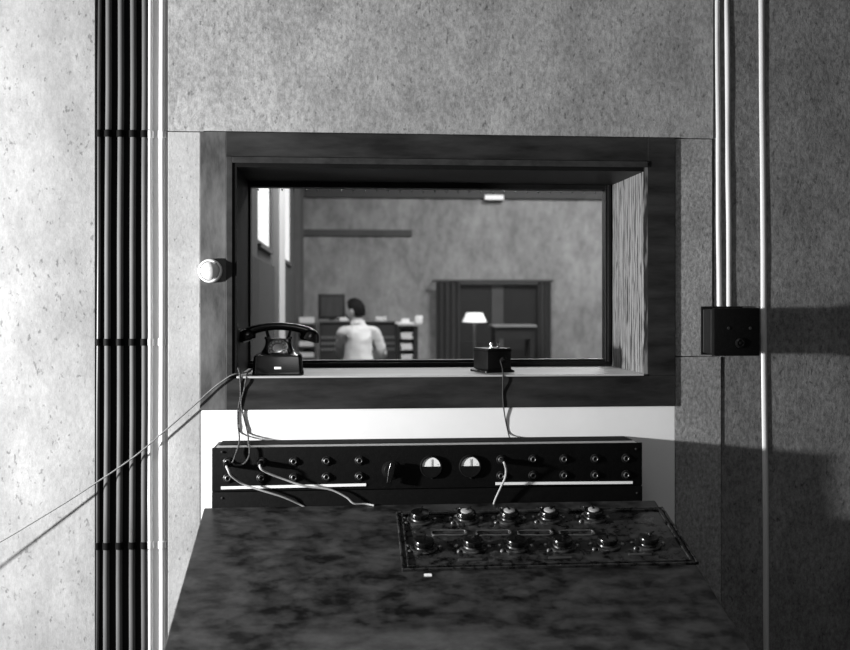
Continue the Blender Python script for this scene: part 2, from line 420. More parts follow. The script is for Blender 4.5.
rows_l = [[(228, 462), (261.5, 462), (294, 461.5), (326.6, 461), (359.6, 460.5)], [(228, 478.3), (261.5, 478), (294, 477.5), (326.6, 477), (359.6, 476.5)]]
rows_r = [[(501, 459.5), (533, 459.2), (564, 459), (595, 458.7), (626, 458.3)], [(501, 475.8), (533, 475.5), (564, 475.2), (595, 475), (626, 474.8)]]
jacks = {}
for rw in rows_l+rows_r:
    for (px, py) in rw:
        c = local(px, py)
        j = MB().lathe([(.0135, 0), (.0135, .002), (.011, .0035), (.0095, .002)], c, (0,-1,0), 20).build('jack', M['bak_matte'], rack)
        MB().lathe([(.0085, .0015), (.0085, .006), (.0062, .0075), (.0048, .006), (.0046, .001)], c, (0,-1,0), 18).build('jack_collar', M['jack_ring'], j)
for (x0, y0, x1, y1) in ((221, 487.8, 366, 484.6), (495.5, 483.5, 632.5, 482.4)):
    A = local(x0, y0); B = local(x1, y1)
    s = MB(); hz = .0037
    s.prism([(A[0], A[2]-hz), (B[0], B[2]-hz), (B[0], B[2]+hz), (A[0], A[2]+hz)], 1, PY-.0025, PY+.0005)
    o = s.build('label_strip', M['strip'], rack); o['label'] = 'white label strip under the jacks'
for (px, py) in ((431, 465.5), (470, 465)):
    c = local(px, py+1.0)
    R = .0315
    mt = MB().lathe([(R, 0), (R, .006), (R*.95, .009), (R*.86, .009), (R*.84, .005)], c, (0,-1,0), 40).build('meter', M['bak_matte'], rack)
    fc = MB(); r2 = .0255
    arc = [(c[0]+r2*math.cos(PI*k/20), c[2]+.001+r2*math.sin(PI*k/20)) for k in range(21)]
    fc.prism(arc, 1, PY-.0065, PY-.0045); o = fc.build('meter_face', M['scale'], mt); o['label'] = 'white half-round meter scale'
    nd = MB(); nd.box((c[0]-.0005, PY-.0085, c[2]), (c[0]+.0005, PY-.0075, c[2]+.021)); nd.T = Matrix(); 
    for k in (2, 18):
        a = PI*k/20; nd.tube([(c[0]+.018*math.cos(a), PY-.007, c[2]+.018*math.sin(a)), (c[0]+.0215*math.cos(a), PY-.007, c[2]+.0215*math.sin(a))], .0004, 4)
    nd.build('needle', M['cord_dark'], mt)
    lg = MB(); arc = [(c[0]+(R*.86)*math.cos(PI+PI*k/20), c[2]+(R*.86)*math.sin(PI+PI*k/20)) for k in range(21)]
    lg.prism(arc, 1, PY-.0085, PY-.004); lg.build('lower_cover', M['bak_matte'], mt)
    MB().lathe([(.0035, 0), (.003, .003), (.0003, .0035)], local(px+.8, 477.5), (0,-1,0), 10).build('screw', M['dark_metal'], rack)
# rotary selector switch with a turned-down handle
c = local(391, 470)
k = MB().lathe([(.026, 0), (.026, .002), (.019, .004), (.018, .012), (.010, .013)], c, (0,-1,0), 28).build('selector_switch', M['bak_matte'], rack)
s = MB(Matrix.Translation(Vector(c)) @ Matrix.Rotation(math.radians(12), 4, 'Y'))
s.prism([(-.006, -.034), (.006, -.034), (.009, .0), (.007, .024), (-.007, .024), (-.009, 0)], 1, -.026, -.012)
s.build('switch_handle', M['bakelite'], k, bevel=.002)
for (px, py) in ((222, 498), (637, 493), (222, 452), (636, 449)):
    MB().lathe([(.0035, 0), (.003, .002), (.0003, .003)], local(px, py, RY-.004), (0,-1,0), 10).build('screw', M['dark_metal'], rack)

# ------------------------------------------------------------------ the sloping control desk
slope = .262
n = Vector((0, -slope, 1)).normalized()
BE = RY-.010
p0 = Vector((0, BE, zb))
dl, dr = at(204, 506, BE).x, at(655, 503, BE).x
FE = -1.02                                      # front edge y
desk = thing('control_desk', ((dl+dr)/2, 0, 0), 'dark worn control desk with a sloping top and rows of control knobs', 'control desk')
dcx = (dl+dr)/2; hw = (dr-dl)/2
ztop = lambda y: zb + (y-BE)*slope
s = MB(); s.prism([(BE, ztop(BE)), (FE, ztop(FE)), (FE, ztop(FE)-.03), (BE, ztop(BE)-.03)], 0, -hw, hw)
s.build('desk_top', M['desk'], desk, bevel=.004)
for sx in (-1, 1):
    MB().prism([(BE-.01, ztop(BE-.01)-.0305), (FE+.03, ztop(FE+.03)-.0305), (FE+.03, .0), (BE-.01, .0)], 0, sx*(hw-.012), sx*(hw-.035)).build('side_panel', M['desk_dark'], desk)
MB().box((-hw+.0355, FE+.05, .08), (hw-.0355, FE+.07, ztop(FE+.05)-.032)).build('front_panel', M['desk_dark'], desk)
# local frame on the slope
def dp(px, py):
    q = atP(px, py, p0, n); return Vector((q.x-dcx, q.y, q.z))
tx = Vector((1,0,0)); tv = Vector((0, 1, slope)).normalized()        # tv runs up the slope, away from the viewer
def frame(c):
    m = Matrix((tx, tv, n)).transposed().to_4x4(); m.translation = c; return m
A = dp(399, 513.5); B = dp(652, 508.5); Cc = dp(397, 570)
pw0 = A.x-.008; pw1 = B.x+.03
pc = Vector(((pw0+pw1)/2, 0, 0)); 
v_top = A; v_bot = dp(430, 571)
mid = Vector(((pw0+pw1)/2, (A.y+v_bot.y)/2, (A.z+v_bot.z)/2)); hv = (A-v_bot).dot(tv)/2; hu = (pw1-pw0)/2
T = frame(mid)
def ringframe(mb, hu, hv, w, z0, z1):
    mb.box((-hu, hv-w, z0), (hu, hv, z1)).box((-hu, -hv, z0), (hu, -hv+w, z1)).box((-hu, -hv+w, z0), (-hu+w, hv-w, z1)).box((hu-w, -hv+w, z0), (hu, hv-w, z1)); return mb
MB(T).box((-hu, -hv, 0), (hu, hv, .003)).build('control_plate', M['plate'], desk, bevel=.001)
rm = MB(T); ringframe(rm, hu, hv, .006, .003, .007); ringframe(rm, hu-.014, hv-.013, .005, .003, .008); rm.build('plate_rim', M['plate'], desk, bevel=.0015)
row1 = [(420, 521.5), (466, 521), (509, 520.5), (549, 520), (593, 519.5)]
row2 = [(424, 549.5), (473, 549), (516, 548.5), (562, 548), (607, 547), (648, 546)]
def knob(px, py, turn, bright):
    T = frame(dp(px, py) + n*.003)
    R = .036
    d = MB(T).lathe([(R, 0), (R, .004), (R*.93, .006), (R*.70, .006), (R*.68, .009), (R*.66, .010)], (0,0,0), (0,0,1), 36).build('control_knob', M['plate'], desk)
    sk = MB(T)
    prof = []
    nn = 40; rs = []
    for (r, h) in [(R*.66, .007), (R*.66, .013), (R*.74, .015), (R*.74, .022), (R*.68, .025), (R*.55, .0255), (.001, .026)]:
        rs.append([Vector((math.cos(2*PI*q/nn)*r*(1-(.05 if (q % 2 and .014 < h < .023) else 0)), math.sin(2*PI*q/nn)*r*(1-(.05 if (q % 2 and .014 < h < .023) else 0)), h)) for q in range(nn)])
    sk.rings(rs); sk.build('knob_grip', M['bakelite'], d)
    if bright: o = MB(T).lathe([(R*.42, .0257), (R*.42, .028), (R*.38, .0288), (.001, .029)], (0,0,0), (0,0,1), 30).build('cap_glint', M['glint'], d); o['label'] = 'pale disc painted as a glint on the knob'  # reflecting knob top painted as a pale disc
    pt = MB(T @ Matrix.Rotation(turn, 4, 'Z')); pt.prism([(-.003, 0), (.003, 0), (.001, .024), (-.001, .024)], 2, .0292, .032); pt.build('pointer', M['bakelite'], d)
    if bright:
        sc_ = MB(T); ro, ri = R*.90, R*.72
        outer = [(ro*math.cos(a), ro*math.sin(a)) for a in [PI*(.1+.8*k/24) for k in range(25)]]
        inner = [(ri*math.cos(a), ri*math.sin(a)) for a in [PI*(.1+.8*k/24) for k in range(25)]][::-1]
        sc_.prism(outer+inner, 2, .0055, .0072); o = sc_.build('dial_glint', M['glint'], d); o['label'] = 'pale arc painted as the dial highlight'  # highlight on the dial painted as a pale arc
    # screw lug beside each dial
    for (u, v) in ((-.041, .010), (-.038, -.018), (.041, .004)):
        MB(T @ Matrix.Translation((u, v, 0))).lathe([(.0055, 0), (.005, .004), (.0025, .006), (.0003, .0065)], (0,0,0), (0,0,1), 12).build('lug_screw', M['dull_metal'], d)
for i, (px, py) in enumerate(row1): knob(px, py, random.uniform(-1, 1), i != 0)
for i, (px, py) in enumerate(row2): knob(px, py, random.uniform(-1, 1), False)
for (px, py) in ((418, 509.5), (458, 509), (500, 508.5), (540, 508), (582, 507.5)):
    T2 = frame(dp(px, py+1.5))
    MB(T2).lathe([(.011, 0), (.011, .003), (.007, .005), (.006, .003), (.003, .003), (.0028, .007), (.0003, .0075)], (0,0,0), (0,0,1), 18).build('pilot_lamp', M['dark_metal'], desk)
# engraved-looking raised loops that link neighbouring dials
for i in range(4):
    q = dp((row1[i][0]+row1[i+1][0])/2+6, 534.5); T2 = frame(q + n*.003)
    lp = MB(T2); w, h = .046, .012
    pts = [(-w, 0), (-w*.9, h), (-w*.4, h*1.2), (w*.4, h*1.1), (w*.9, h), (w, 0), (w*.9, -h), (w*.3, -h*1.2), (-w*.4, -h), (-w*.9, -h), (-w, 0)]
    lp.tube(smooth_path([(u, v, .002) for u, v in pts], 5), .0022, 6); lp.build('link_wire', M['dull_metal'], desk)
q = dp(428, 575.5); MB(frame(q)).box((-.009, -.006, 0), (.009, .006, .002)).build('paper_tag', M['strip'], desk)
for (px, py) in ((560, 559.5), (470, 561.5), (640, 556)):
    q = dp(px, py); T2 = frame(q+n*.003); MB(T2).box((-.03, -.004, 0), (.03, .004, .004), .001).build('name_plate', M['dull_metal'], desk)

# ------------------------------------------------------------------ telephone on the sill
zsill = oB+.004
pf = at(277, 373.5, .075)
phone = thing('telephone', (pf.x+.003, .094, zsill), 'black rotary dial telephone at the left end of the window sill', 'telephone', rz=math.radians(2))
bw, bd = .074, .072
def rrect(hx, hy, z, r, n=6, cy=0):
    out = []
    for (sx, sy, a0) in ((1, 1, 0), (-1, 1, PI/2), (-1, -1, PI), (1, -1, 3*PI/2)):
        for k in range(n+1):
            a = a0 + PI/2*k/n; out.append((sx*(hx-r)+r*math.cos(a), cy+sy*(hy-r)+r*math.sin(a), z))
    return out
MB().rings([rrect(bw, bd, 0, .014), rrect(bw+.002, bd+.002, .004, .014), rrect(bw, bd, .008, .014), rrect(bw-.003, bd-.003, .052, .013), rrect(bw-.007, bd-.007, .058, .012),
            rrect(bw-.018, bd-.016, .062, .012, cy=.003), rrect(bw-.027, bd-.028, .071, .012, cy=.010), rrect(bw-.034, bd-.034, .084, .012, cy=.017), rrect(bw-.036, bd-.038, .098, .011, cy=.020), rrect(bw-.034, bd-.040, .106, .010, cy=.020)]).build('body', M['bakelite'], phone)
# sloping dial with finger holes
Tdial = Matrix.Translation((0, -.036, .076)) @ Matrix.Rotation(math.radians(58), 4, 'X')
d = MB(Tdial).lathe([(.037, -.014), (.037, 0), (.034, .003), (.031, .003)], (0,0,0), (0,0,1), 40).build('dial', M['bakelite'], phone)
MB(Tdial).lathe([(.0305, .001), (.0305, .0032), (.001, .0034)], (0,0,0), (0,0,1), 40).build('number_ring', mat('number_ring', .45, .3), d)
fw = MB(Tdial); fw.lathe([(.0155, .0036), (.0155, .0062), (.012, .007), (.0005, .0072)], (0,0,0), (0,0,1), 30)
for k in range(11):
    a = math.radians(-60+k*27); 
    ctr = Vector((.0228*math.cos(a), .0228*math.sin(a), .0058))
    fw.tube([ctr + Vector((.0054*math.cos(t), .0054*math.sin(t), 0)) for t in [2*PI*q/12 for q in range(13)]], .0011, 6)
fw.tube([Vector((.0295*math.cos(t), .0295*math.sin(t), .0058)) for t in [2*PI*q/36 for q in range(37)]], .0013, 6)
fw.build('finger_wheel', M['metal'], d)
# cradle
for sx in (-1, 1):
    cr = MB(); cr.rings([rrect(.010, .022, .104, .005, cy=.020), rrect(.009, .020, .112, .005, cy=.020)]); 
    for v in cr.bm.verts: v.co.x += sx*.032
    for sy in (-1, 1):
        cr.tube([(sx*.030, .020+sy*.016, .108), (sx*.033, .020+sy*.020, .120), (sx*.037, .020+sy*.021, .134)], lambda t: .0050-.0016*t, 10)
    cr.build('cradle', M['bakelite'], phone)
# handset: arched grip with a cup at each end
hs = MB(); NP = 25; rs = []
for i in range(NP):
    t = i/(NP-1); x = -.112+.224*t; arch = 1-(2*t-1)**2
    zc = .112+.030*arch**.8; ry = .0135+.003*(1-arch); rz_ = .0115+.006*(1-arch)
    rs.append([(x, .020+ry*math.cos(2*PI*q/16), zc+rz_*math.sin(2*PI*q/16)) for q in range(16)])
hs.rings(rs); h = hs.build('handset', M['bakelite'], phone)
for sx in (-1, 1):
    ax = Vector((-sx*.30, 0, -1)).normalized()
    c = Vector((sx*.098, .020, .122))
    if sx < 0: prof = [(.010, -.012), (.022, -.006), (.028, .004), (.029, .014), (.026, .022), (.018, .026), (.001, .027)]
    else: prof = [(.010, -.012), (.020, -.006), (.026, .002), (.030, .016), (.031, .022), (.028, .026), (.012, .024), (.001, .023)]
    MB().lathe(prof, c, ax, 28).build('ear_cup' if sx > 0 else 'mouth_cup', M['bakelite'], h)
o = MB().box((-.010, -bd+.0045, .018), (.010, -bd+.000, .025), .0005).build('name_tag', M['strip'], phone); o['label'] = 'small white plate on the front of the base'
for sx in (-1, 1):
    for sy in (-1, 1):
        pass

# telephone cord from the handset down to the jack panel (two strands), and back behind the phone
PM = Matrix.LocRotScale(phone.location, phone.rotation_euler, None)
def wv(v): 
    return Matrix.LocRotScale(phone.location, phone.rotation_euler, None) @ Vector(v)
hend = wv((-.118, .018, .112))
fy_ = -ct-.012
hugc = -ct-.0026
c1 = [hend, at(234, 343, .05), at(236, 360, .015), at(239.5, 373, hugc-.004), at(240.5, 384, hugc), at(240.5, 397, hugc), at(238, 410, -.0035), at(238, 425, -.0035), at(239.2, 435, -.010), Vector((at(239.4, 440, -.07).x, -.075, rt+.0035)), Vector((at(239.2, 443, -.12).x, -.135, rt+.0035)), at(238.8, 445.5, RY-.007), at(236, 453, RY-.012), at(232.5, 462, RY-.018), at(229.5, 463, RY-.008)]
def braided(ctrl, r):
    P = smooth_path(ctrl, 26); return P, (lambda t: r*(1+.14*math.sin(t*len(P)*1.3)))
P, rf = braided(c1, .0023)
cord = MB().tube(P, rf, 8).build('cord', M['cord_braid'], phone); cord.matrix_parent_inverse = PM.inverted()
c2 = [at(253, 369, .11), at(248.5, 371.5, .03), at(246.3, 377.5, hugc-.003), at(244, 390, hugc), at(241, 402, hugc), at(243, 414, -.0035), at(246.5, 428, -.0035), at(248, 435, -.010), Vector((at(248.6, 440, -.07).x, -.075, rt+.0035)), Vector((at(249, 443, -.12).x, -.135, rt+.0035)), at(249.4, 446, RY-.008), at(249, 456, RY-.014), at(244, 463.5, RY-.016), at(236.5, 465, RY-.013), at(231, 463, RY-.009)]
P, rf = braided(c2, .0023)
cord = MB().tube(P, rf, 8).build('cord', M['cord_braid'], phone); cord.matrix_parent_inverse = PM.inverted()
# thin cord running off to the left
c3 = [at(250.5, 371.5, .10), at(246, 372.5, .05), at(240, 373.5, .0), at(230.7, 375.8, hugc-.004), at(214, 387.5, -.014), at(198.4, 401.5, -.015), at(182, 416, -.015), at(166, 430, -.015), at(139, 453, -.015), at(119, 467.5, -.015), at(95, 483.5, -.018), at(60, 506, -.025), at(0, 542, -.04), at(-60, 575, -.06)]
cord = MB().tube(smooth_path(c3, 12), .0022, 8).build('wire', M['cord_grey']); tag(cord, 'thin grey wire running from the sill down across the left conduits', 'wire')

def plug_cord(name, jack, ctrl, label, group):
    t = thing(name, at(jack[0], jack[1], PY), label, 'patch cord', group=group)
    o = Vector(t.location)
    MB().lathe([(.0046, .0), (.0075, .006), (.0082, .012), (.0075, .030), (.005, .034)], (0, 0, 0), (0, -1, 0), 16).build('plug', M['bak_matte'], t)
    P = [Vector((0, -.030, 0))] + [q-o for q in ctrl]
    MB().tube(smooth_path(P, 12), lambda t: .0033-.0007*t, 8).build('cable', M['cord_light'], t)
plug_cord('patch_cord', (227, 463.5), [at(228.5, 471, PY-.040), at(231.5, 476, PY-.036), at(243, 484, PY-.022), at(262, 490.5, PY-.022), at(283, 497, PY-.016), at(300, 504.5, PY-.0045), at(306, 508, PY-.0045)],
          'pale patch cord from the leftmost jack, falling behind the desk edge', 'patch cords on the jack panel')
plug_cord('patch_cord', (260.5, 462.5), [at(260.8, 468.5, PY-.040), at(268, 473, PY-.034), at(285, 479.5, PY-.026), at(305, 486, PY-.024), at(330, 489.5, PY-.020), at(346, 497, PY-.018), at(354, 503.5, PY-.018), dp(366, 505.5)+Vector((dcx, 0, .004)), dp(374, 506.5)+Vector((dcx, 0, .003))],
          'pale patch cord from the second jack, sagging towards the desk', 'patch cords on the jack panel')
plug_cord('patch_cord', (502, 460.5), [at(504.5, 464, PY-.040), at(506, 470, PY-.034), at(505, 478, PY-.026), at(500, 489, PY-.022), at(495, 500, PY-.018), at(493.5, 505, PY-.016)],
          'pale patch cord from the first jack right of the meters', 'patch cords on the jack panel')

# ------------------------------------------------------------------ small terminal box on the sill
pb = at(493, 373, .075)
tb = thing('terminal_box', (pb.x+.006, .135, zsill), 'small black box with two metal terminals near the middle of the window sill', 'terminal box', rz=math.radians(20))
tw, td, th = .041, .048, .074
MB().rings([rrect(tw+.010, td+.008, 0, .008), rrect(tw+.010, td+.008, .005, .008), rrect(tw+.002, td+.002, .010, .006)]).build('base', M['bak_matte'], tb)
MB().box((-tw, -td, .008), (tw, td, th), .004).build('case', M['bak_matte'], tb)
MB().box((-tw-.002, -td-.002, th-.010), (tw+.002, td+.002, th-.006), .001).build('lid_edge', M['rack'], tb)
for u, v in ((-.014, -.02), (.010, -.02)):
    MB().lathe([(.005, 0), (.005, .004), (.003, .005), (.003, .009), (.006, .010), (.006, .015), (.004, .017), (.0005, .0175)], (u, v, th), (0,0,1), 16).build('terminal', M['metal'], tb)
MB().lathe([(.009, 0), (.009, .004), (.006, .008)], (.012, -td, .040), (0,-1,0), 16).build('cable_bush', M['bakelite'], tb)
mt_ = Matrix.LocRotScale(tb.location, tb.rotation_euler, None)
s0 = mt_ @ Vector((.012, -td-.006, .040))
c4 = [s0, at(500.5, 360, .045), at(502.5, 369, .0), at(503, 378, -ct-.008), at(502.8, 393, -ct-.002), at(503.5, 406, -ct-.002), at(505.5, 420, -.0025), at(508.5, 434, -.003), at(509, 446, -.020)]
# the cord ends just behind the top of the panel flange
c4[-1] = Vector((c4[-2].x, -.030, rt+.001)); 
cord = MB().tube(smooth_path(c4, 12), .0019, 8).build('cord', M['cord_dark'], tb); cord.matrix_parent_inverse = mt_.inverted()

# ------------------------------------------------------------------ the studio beyond the glass
DP = 9.9
struct('floor_studio', MB().box((SX0-.2, WT, -.15), (SX1+.2, SY1+.2, 0)), M['floor'], 'studio floor')
struct('ceiling_studio', MB().box((SX0-.3, WT, SZ), (SX1+.2, SY1+.2, SZ+.15)), M['plaster'], 'studio ceiling')
struct('wall_far', MB().box((SX0-.3, SY1, 0), (SX1+.2, SY1+.2, SZ)), M['st_wall'], 'mottled far wall of the studio')
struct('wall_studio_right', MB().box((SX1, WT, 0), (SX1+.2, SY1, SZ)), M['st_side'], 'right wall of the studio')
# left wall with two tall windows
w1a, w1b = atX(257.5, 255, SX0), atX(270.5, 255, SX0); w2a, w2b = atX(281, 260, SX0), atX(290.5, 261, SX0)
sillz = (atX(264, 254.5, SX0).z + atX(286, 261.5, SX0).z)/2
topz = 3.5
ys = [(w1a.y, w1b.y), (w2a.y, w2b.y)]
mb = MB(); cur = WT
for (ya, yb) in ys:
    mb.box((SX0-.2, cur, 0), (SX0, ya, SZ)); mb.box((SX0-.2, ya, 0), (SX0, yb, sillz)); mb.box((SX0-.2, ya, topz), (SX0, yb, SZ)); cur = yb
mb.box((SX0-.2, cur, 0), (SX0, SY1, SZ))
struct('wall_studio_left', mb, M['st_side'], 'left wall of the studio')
for i, (ya, yb) in enumerate(ys):
    w = thing(f'window_{i+2}', (SX0, (ya+yb)/2, sillz), 'tall bright studio window', None); tag(w, kind='structure')
    if 'category' in w: del w['category']
    hy = (yb-ya)/2; H = topz-sillz
    f_ = MB(); t_ = .045
    f_.box((-.06, -hy, 0), (-.002, -hy+t_, H)).box((-.06, hy-t_, 0), (-.002, hy, H)).box((-.06, -hy+t_, 0), (-.002, hy-t_, t_)).box((-.06, -hy+t_, H-t_), (-.002, hy-t_, H))
    f_.build('window_frame', M['st_mid'], w)
    MB().box((-.014, -hy+t_, t_), (-.008, hy-t_, H-t_)).build('glass_pane', M['frosted'], w)
    MB().box((-.06, -hy+.01, -.0), (.02, hy-.01, .02)).build('window_sill', M['st_mid'], w)
# bright pier between the windows, with conduit-like battens near the corner
pa, pbb = atX(272.2, 250, SX0), atX(278.6, 250, SX0)
struct('trim_9', MB().box((SX0+.001, pa.y, .0), (SX0+.05, pbb.y, SZ)), M['st_pier'], 'pier between the studio windows, its light painted as white')
wz = sillz-.06
mb = MB(); yy = 1.0
while yy < SY1-.1:
    if not (pa.y-.12 < yy < pbb.y+.02): mb.box((SX0+.001, yy, .12), (SX0+.022, yy+.085, wz-.02))
    yy += .1
struct('trim_10', mb, mat('boarding_paint', .06, .8), 'vertical boarding under the studio windows')
mb = MB()
for px in (293.5, 298):
    q = atX(px, 250, SX0); mb.box((SX0+.001, q.y-.05, 0), (SX0+.06, q.y+.05, SZ))
struct('trim_11', mb, M['st_mid'], 'narrow battens by the studio corner')
# picture rail on the far wall
z1, z2 = at(330, 236, DP).z, at(330, 229.5, DP).z
struct('trim_12', MB().box((SX0, SY1-.03, z1), (at(412, 233, DP).x, SY1-.0005, z2)), M['st_mid'], 'dark rail on the far studio wall', bevel=.004)
struct('trim_15', MB().box((SX0, SY1-.05, at(430, 197.5, DP-.05).z), (SX1, SY1-.0005, SZ)), M['soffit'], 'dark boxed beam high along the far studio wall')
struct('trim_13', MB().box((SX0, SY1-.03, 0), (at(434, 300, DP).x, SY1-.0005, at(400, 357, DP).z - .12)).box((at(552, 300, DP).x, SY1-.03, 0), (SX1, SY1-.0005, at(400, 357, DP).z - .12)), M['st_mid'], 'dado on the far studio wall')
# width of the pale band added for a reflection in the glass
q0, q1 = at(491, 300, DP).x, at(503, 300, DP).x

# dark doorway with curtains
dz = at(490, 280.5, DP).z
dx0, dx1 = at(457, 300, DP).x, at(540, 300, DP).x
door = thing('door_1', ((dx0+dx1)/2, SY1, 0), 'dark double door in the far studio wall', None); tag(door, kind='structure')
if 'category' in door: del door['category']
hx = (dx1-dx0)/2
for (a_, b_) in ((-hx, q0-(dx0+dx1)/2), (q1-(dx0+dx1)/2, hx)):
    MB().box((a_+.004, -.05, .01), (b_-.004, -.002, dz-.06)).build('door_leaf', M['st_dark'], door, bevel=.004)
MB().box((q0-(dx0+dx1)/2, -.055, 0), (q1-(dx0+dx1)/2, -.001, dz-.06)).build('reflection_band', M['st_mid'], door, bevel=.003)  # added post standing in for a reflection in the glass
MB().box((-hx, -.07, dz-.055), (hx, -.001, dz)).build('door_head', M['st_mid'], door, bevel=.003)
def curtain(x0, x1, z1, label):
    t = thing('curtain', ((x0+x1)/2, SY1-.14, .04), label, 'curtain', group='curtains of the dark doorway')
    w = x1-x0; N = 60; s = MB(); lo, hi = [], []
    rs = []
    pts = [(-w/2+w*k/N, .028*math.sin(k*2*PI/N*max(3, w/.07))+.008*math.sin(k*.9)) for k in range(N+1)]
    back = [(x, y+.008) for x, y in pts[::-1]]
    s.prism(pts+back, 2, 0, z1-.04); s.build('cloth_panel', M['curtain'], t)
    return t
curtain(at(435, 300, DP).x, at(459, 300, DP).x, dz-.02, 'grey curtain drawn to the left of the dark doorway behind the lit lamp')
curtain(at(538, 300, DP-.14).x, at(551, 300, DP-.14).x, dz-.02, 'narrow grey curtain at the right end of the dark doorway')
rod = MB().tube([(at(433, 300, DP-.14).x, SY1-.14, dz-.005), (at(553, 300, DP-.14).x, SY1-.14, dz-.005)], .014, 10)
for px in (434, 552): 
    x = at(px, 300, DP-.14).x; rod.tube([(x, SY1-.14, dz-.005), (x, SY1+.001, dz-.005)], .010, 8)
tag(rod.build('curtain_rail', M['st_mid']), 'dull grey rail above the dark doorway in the far wall', 'curtain rail')
# small lit sign high on the far wall
a = at(484.5, 194.6, DP-.1); b = at(504, 200, DP-.1)
sg = thing('lit_sign', ((a.x+b.x)/2, SY1-.05, b.z), 'small bright rectangular light box high on the far wall', 'light box')
w = (b.x-a.x)/2; H = a.z-b.z
MB().box((-w, -.045, 0), (w, -.001, H), .004).build('housing', M['st_mid'], sg)
MB().box((-w+.004, -.052, .004), (w-.004, -.046, H-.004)).build('lit_face', M['sign'], sg)

# side table and lamp on the right
TD = 8.9
ta, tb_ = at(493, 325, TD), at(537, 325, TD)
tz = at(515, 325, TD).z
table = thing('side_table', ((ta.x+tb_.x)/2, TD+.2, 0), 'dark side table with a pale top edge in front of the dark doorway', 'table')
hw2 = (tb_.x-ta.x)/2
MB().box((-hw2, -.2, tz-.025), (hw2, .2, tz), .004).build('table_top', mat('grey_table_top', .28, .6), table)
MB().box((-hw2+.03, -.17, tz-.16), (hw2-.03, .17, tz-.026)).build('apron', M['st_dark'], table)
for sx in (-1, 1):
    for sy in (-1, 1):
        MB().box((sx*(hw2-.03), sy*.17, 0), (sx*(hw2-.075), sy*.125, tz-.16)).build('leg', M['st_dark'], table)
LD = 8.6
lp_ = at(474.5, 322, LD)
lamp = thing('floor_lamp', (lp_.x, LD, 0), 'lit floor lamp with a glowing white shade left of the side table', 'lamp')
zl = lp_.z
MB().lathe([(.13, 0), (.13, .015), (.04, .03), (.012, .05), (.012, zl+.05), (.001, zl+.05)], (0,0,0), (0,0,1), 24).build('stand', M['st_mid'], lamp)
MB().lathe([(.135, zl), (.09, zl+.10), (.086, zl+.10), (.130, zl), (.135, zl)], (0,0,0), (0,0,1), 28).build('lamp_shade', M['shade'], lamp)

# control console in the studio at which the person sits
KD = 7.55
k0, k1 = at(319, 330, KD), at(397, 330, KD)
kz = at(360, 323, KD).z
kc = (k0.x+k1.x)/2; kw = (k1.x-k0.x)/2
cons = thing('mixing_console', (kc, KD, 0), 'dark upright console with rows of pale keys, in front of the seated person', 'console')
LZ = .70
MB().box((-kw, .16, .0), (kw, .60, kz), .006).build('cabinet', M['st_dark'], cons)
MB().box((-kw, -.22, LZ-.03), (kw, .159, LZ), .004).build('desk_ledge', M['st_dark'], cons)
for sx in (-1, 1):
    MB().box((sx*kw, -.20, 0), (sx*(kw-.03), .158, LZ-.031)).build('side_panel', M['st_dark'], cons)
MB().box((-kw, .13, kz+.001), (kw, .62, kz+.018), .003).build('console_top', mat('console_top', .12, .5), cons)
for rz_, yy in enumerate((337.5, 343.5, 349.5)):
    z = at(330, yy, KD+.15).z
    s = MB()
    for i in range(24):
        x = -kw+.03+(2*kw-.06)*i/23
        s.box((x-.012, .145, z-.014), (x+.010, .159, z+.014))
    o = s.build('key_row', mat('key_row_grey', .16, .5) if rz_ == 0 else bpy.data.materials['key_row_grey'], cons); o['kind'] = 'stuff'
# sheets and little stacks along the console top
ptop = kz+.018
def sheets(px, w, d, h, tilt, label, name='paper_stack', cat='papers', yoff=.35, ph=None):
    x = at(px, 320, KD+yoff).x
    t = MB()
    for i in range(max(1, int(h/.008))):
        T = Matrix.Translation((0, 0, i*.008)) @ Matrix.Rotation(tilt+random.uniform(-.12, .12), 4, 'Z'); t.T = T
        t.box((-w/2, -d/2, 0), (w/2, d/2, .0075))
    o = t.build(name, M['paper']); o.location = (x, KD+yoff, ptop); tag(o, label, cat, 'white papers on the studio console'); return o
sheets(343, .10, .16, .034, .2, 'small white paper stack on the console left of the person\'s head')
sheets(381, .10, .2, .042, -.1, 'white paper stack on the console, first one right of the person')
# tray cabinet at the right with three white papers
r0, r1 = at(397.5, 330, KD-.05), at(418.5, 330, KD-.05)
rz1 = at(410, 326, KD-.05).z
cab = thing('tray_cabinet', ((r0.x+r1.x)/2, KD+.1, 0), 'dark open fronted cabinet of trays right of the person', 'cabinet')
w = (r1.x-r0.x)/2-.005
cb = MB(); cb.box((-w, -.15, 0), (-w+.02, .2, rz1)).box((w-.04, -.15, 0), (w, .2, rz1)).box((-w+.02, .18, 0), (w-.04, .2, rz1)).box((-w+.02, -.15, rz1-.02), (w-.04, .18, rz1))
cb.build('cabinet_body', M['st_dark'], cab)
MB().box((-w, -.17, rz1+.001), (w+.05, .22, rz1+.02)).build('cabinet_top', mat('cab_top_pale', .4, .6), cab)
trays = []
for i, yy in enumerate((326.5+.6, 337.5, 348.5, 359.5)):
    z = at(407, yy+1.2, KD-.05).z
    if i == 0: continue
    MB().box((-w+.021, -.145, z-.012), (w-.041, .179, z-.004)).build('shelf', M['st_dark'], cab); trays.append(z-.004)
for i, z in enumerate(trays):
    s = MB(); hgt = .066
    for k in range(8): 
        j = random.uniform(-.008, .008)
        s.box((-w+.032+j, -.162-j*.5, k*.0082), (w-.056+j, .13, k*.0082+.0078))
    o = s.build('paper_stack', M['paper']); o.location = ((r0.x+r1.x)/2, KD+.1, z+.0005)
    tag(o, ['thick white paper stack in the top tray of the dark cabinet', 'thick white paper stack in the middle tray of the dark cabinet', 'white paper stack in the lowest visible tray of the dark cabinet'][i], 'papers', 'paper stacks in the trays')
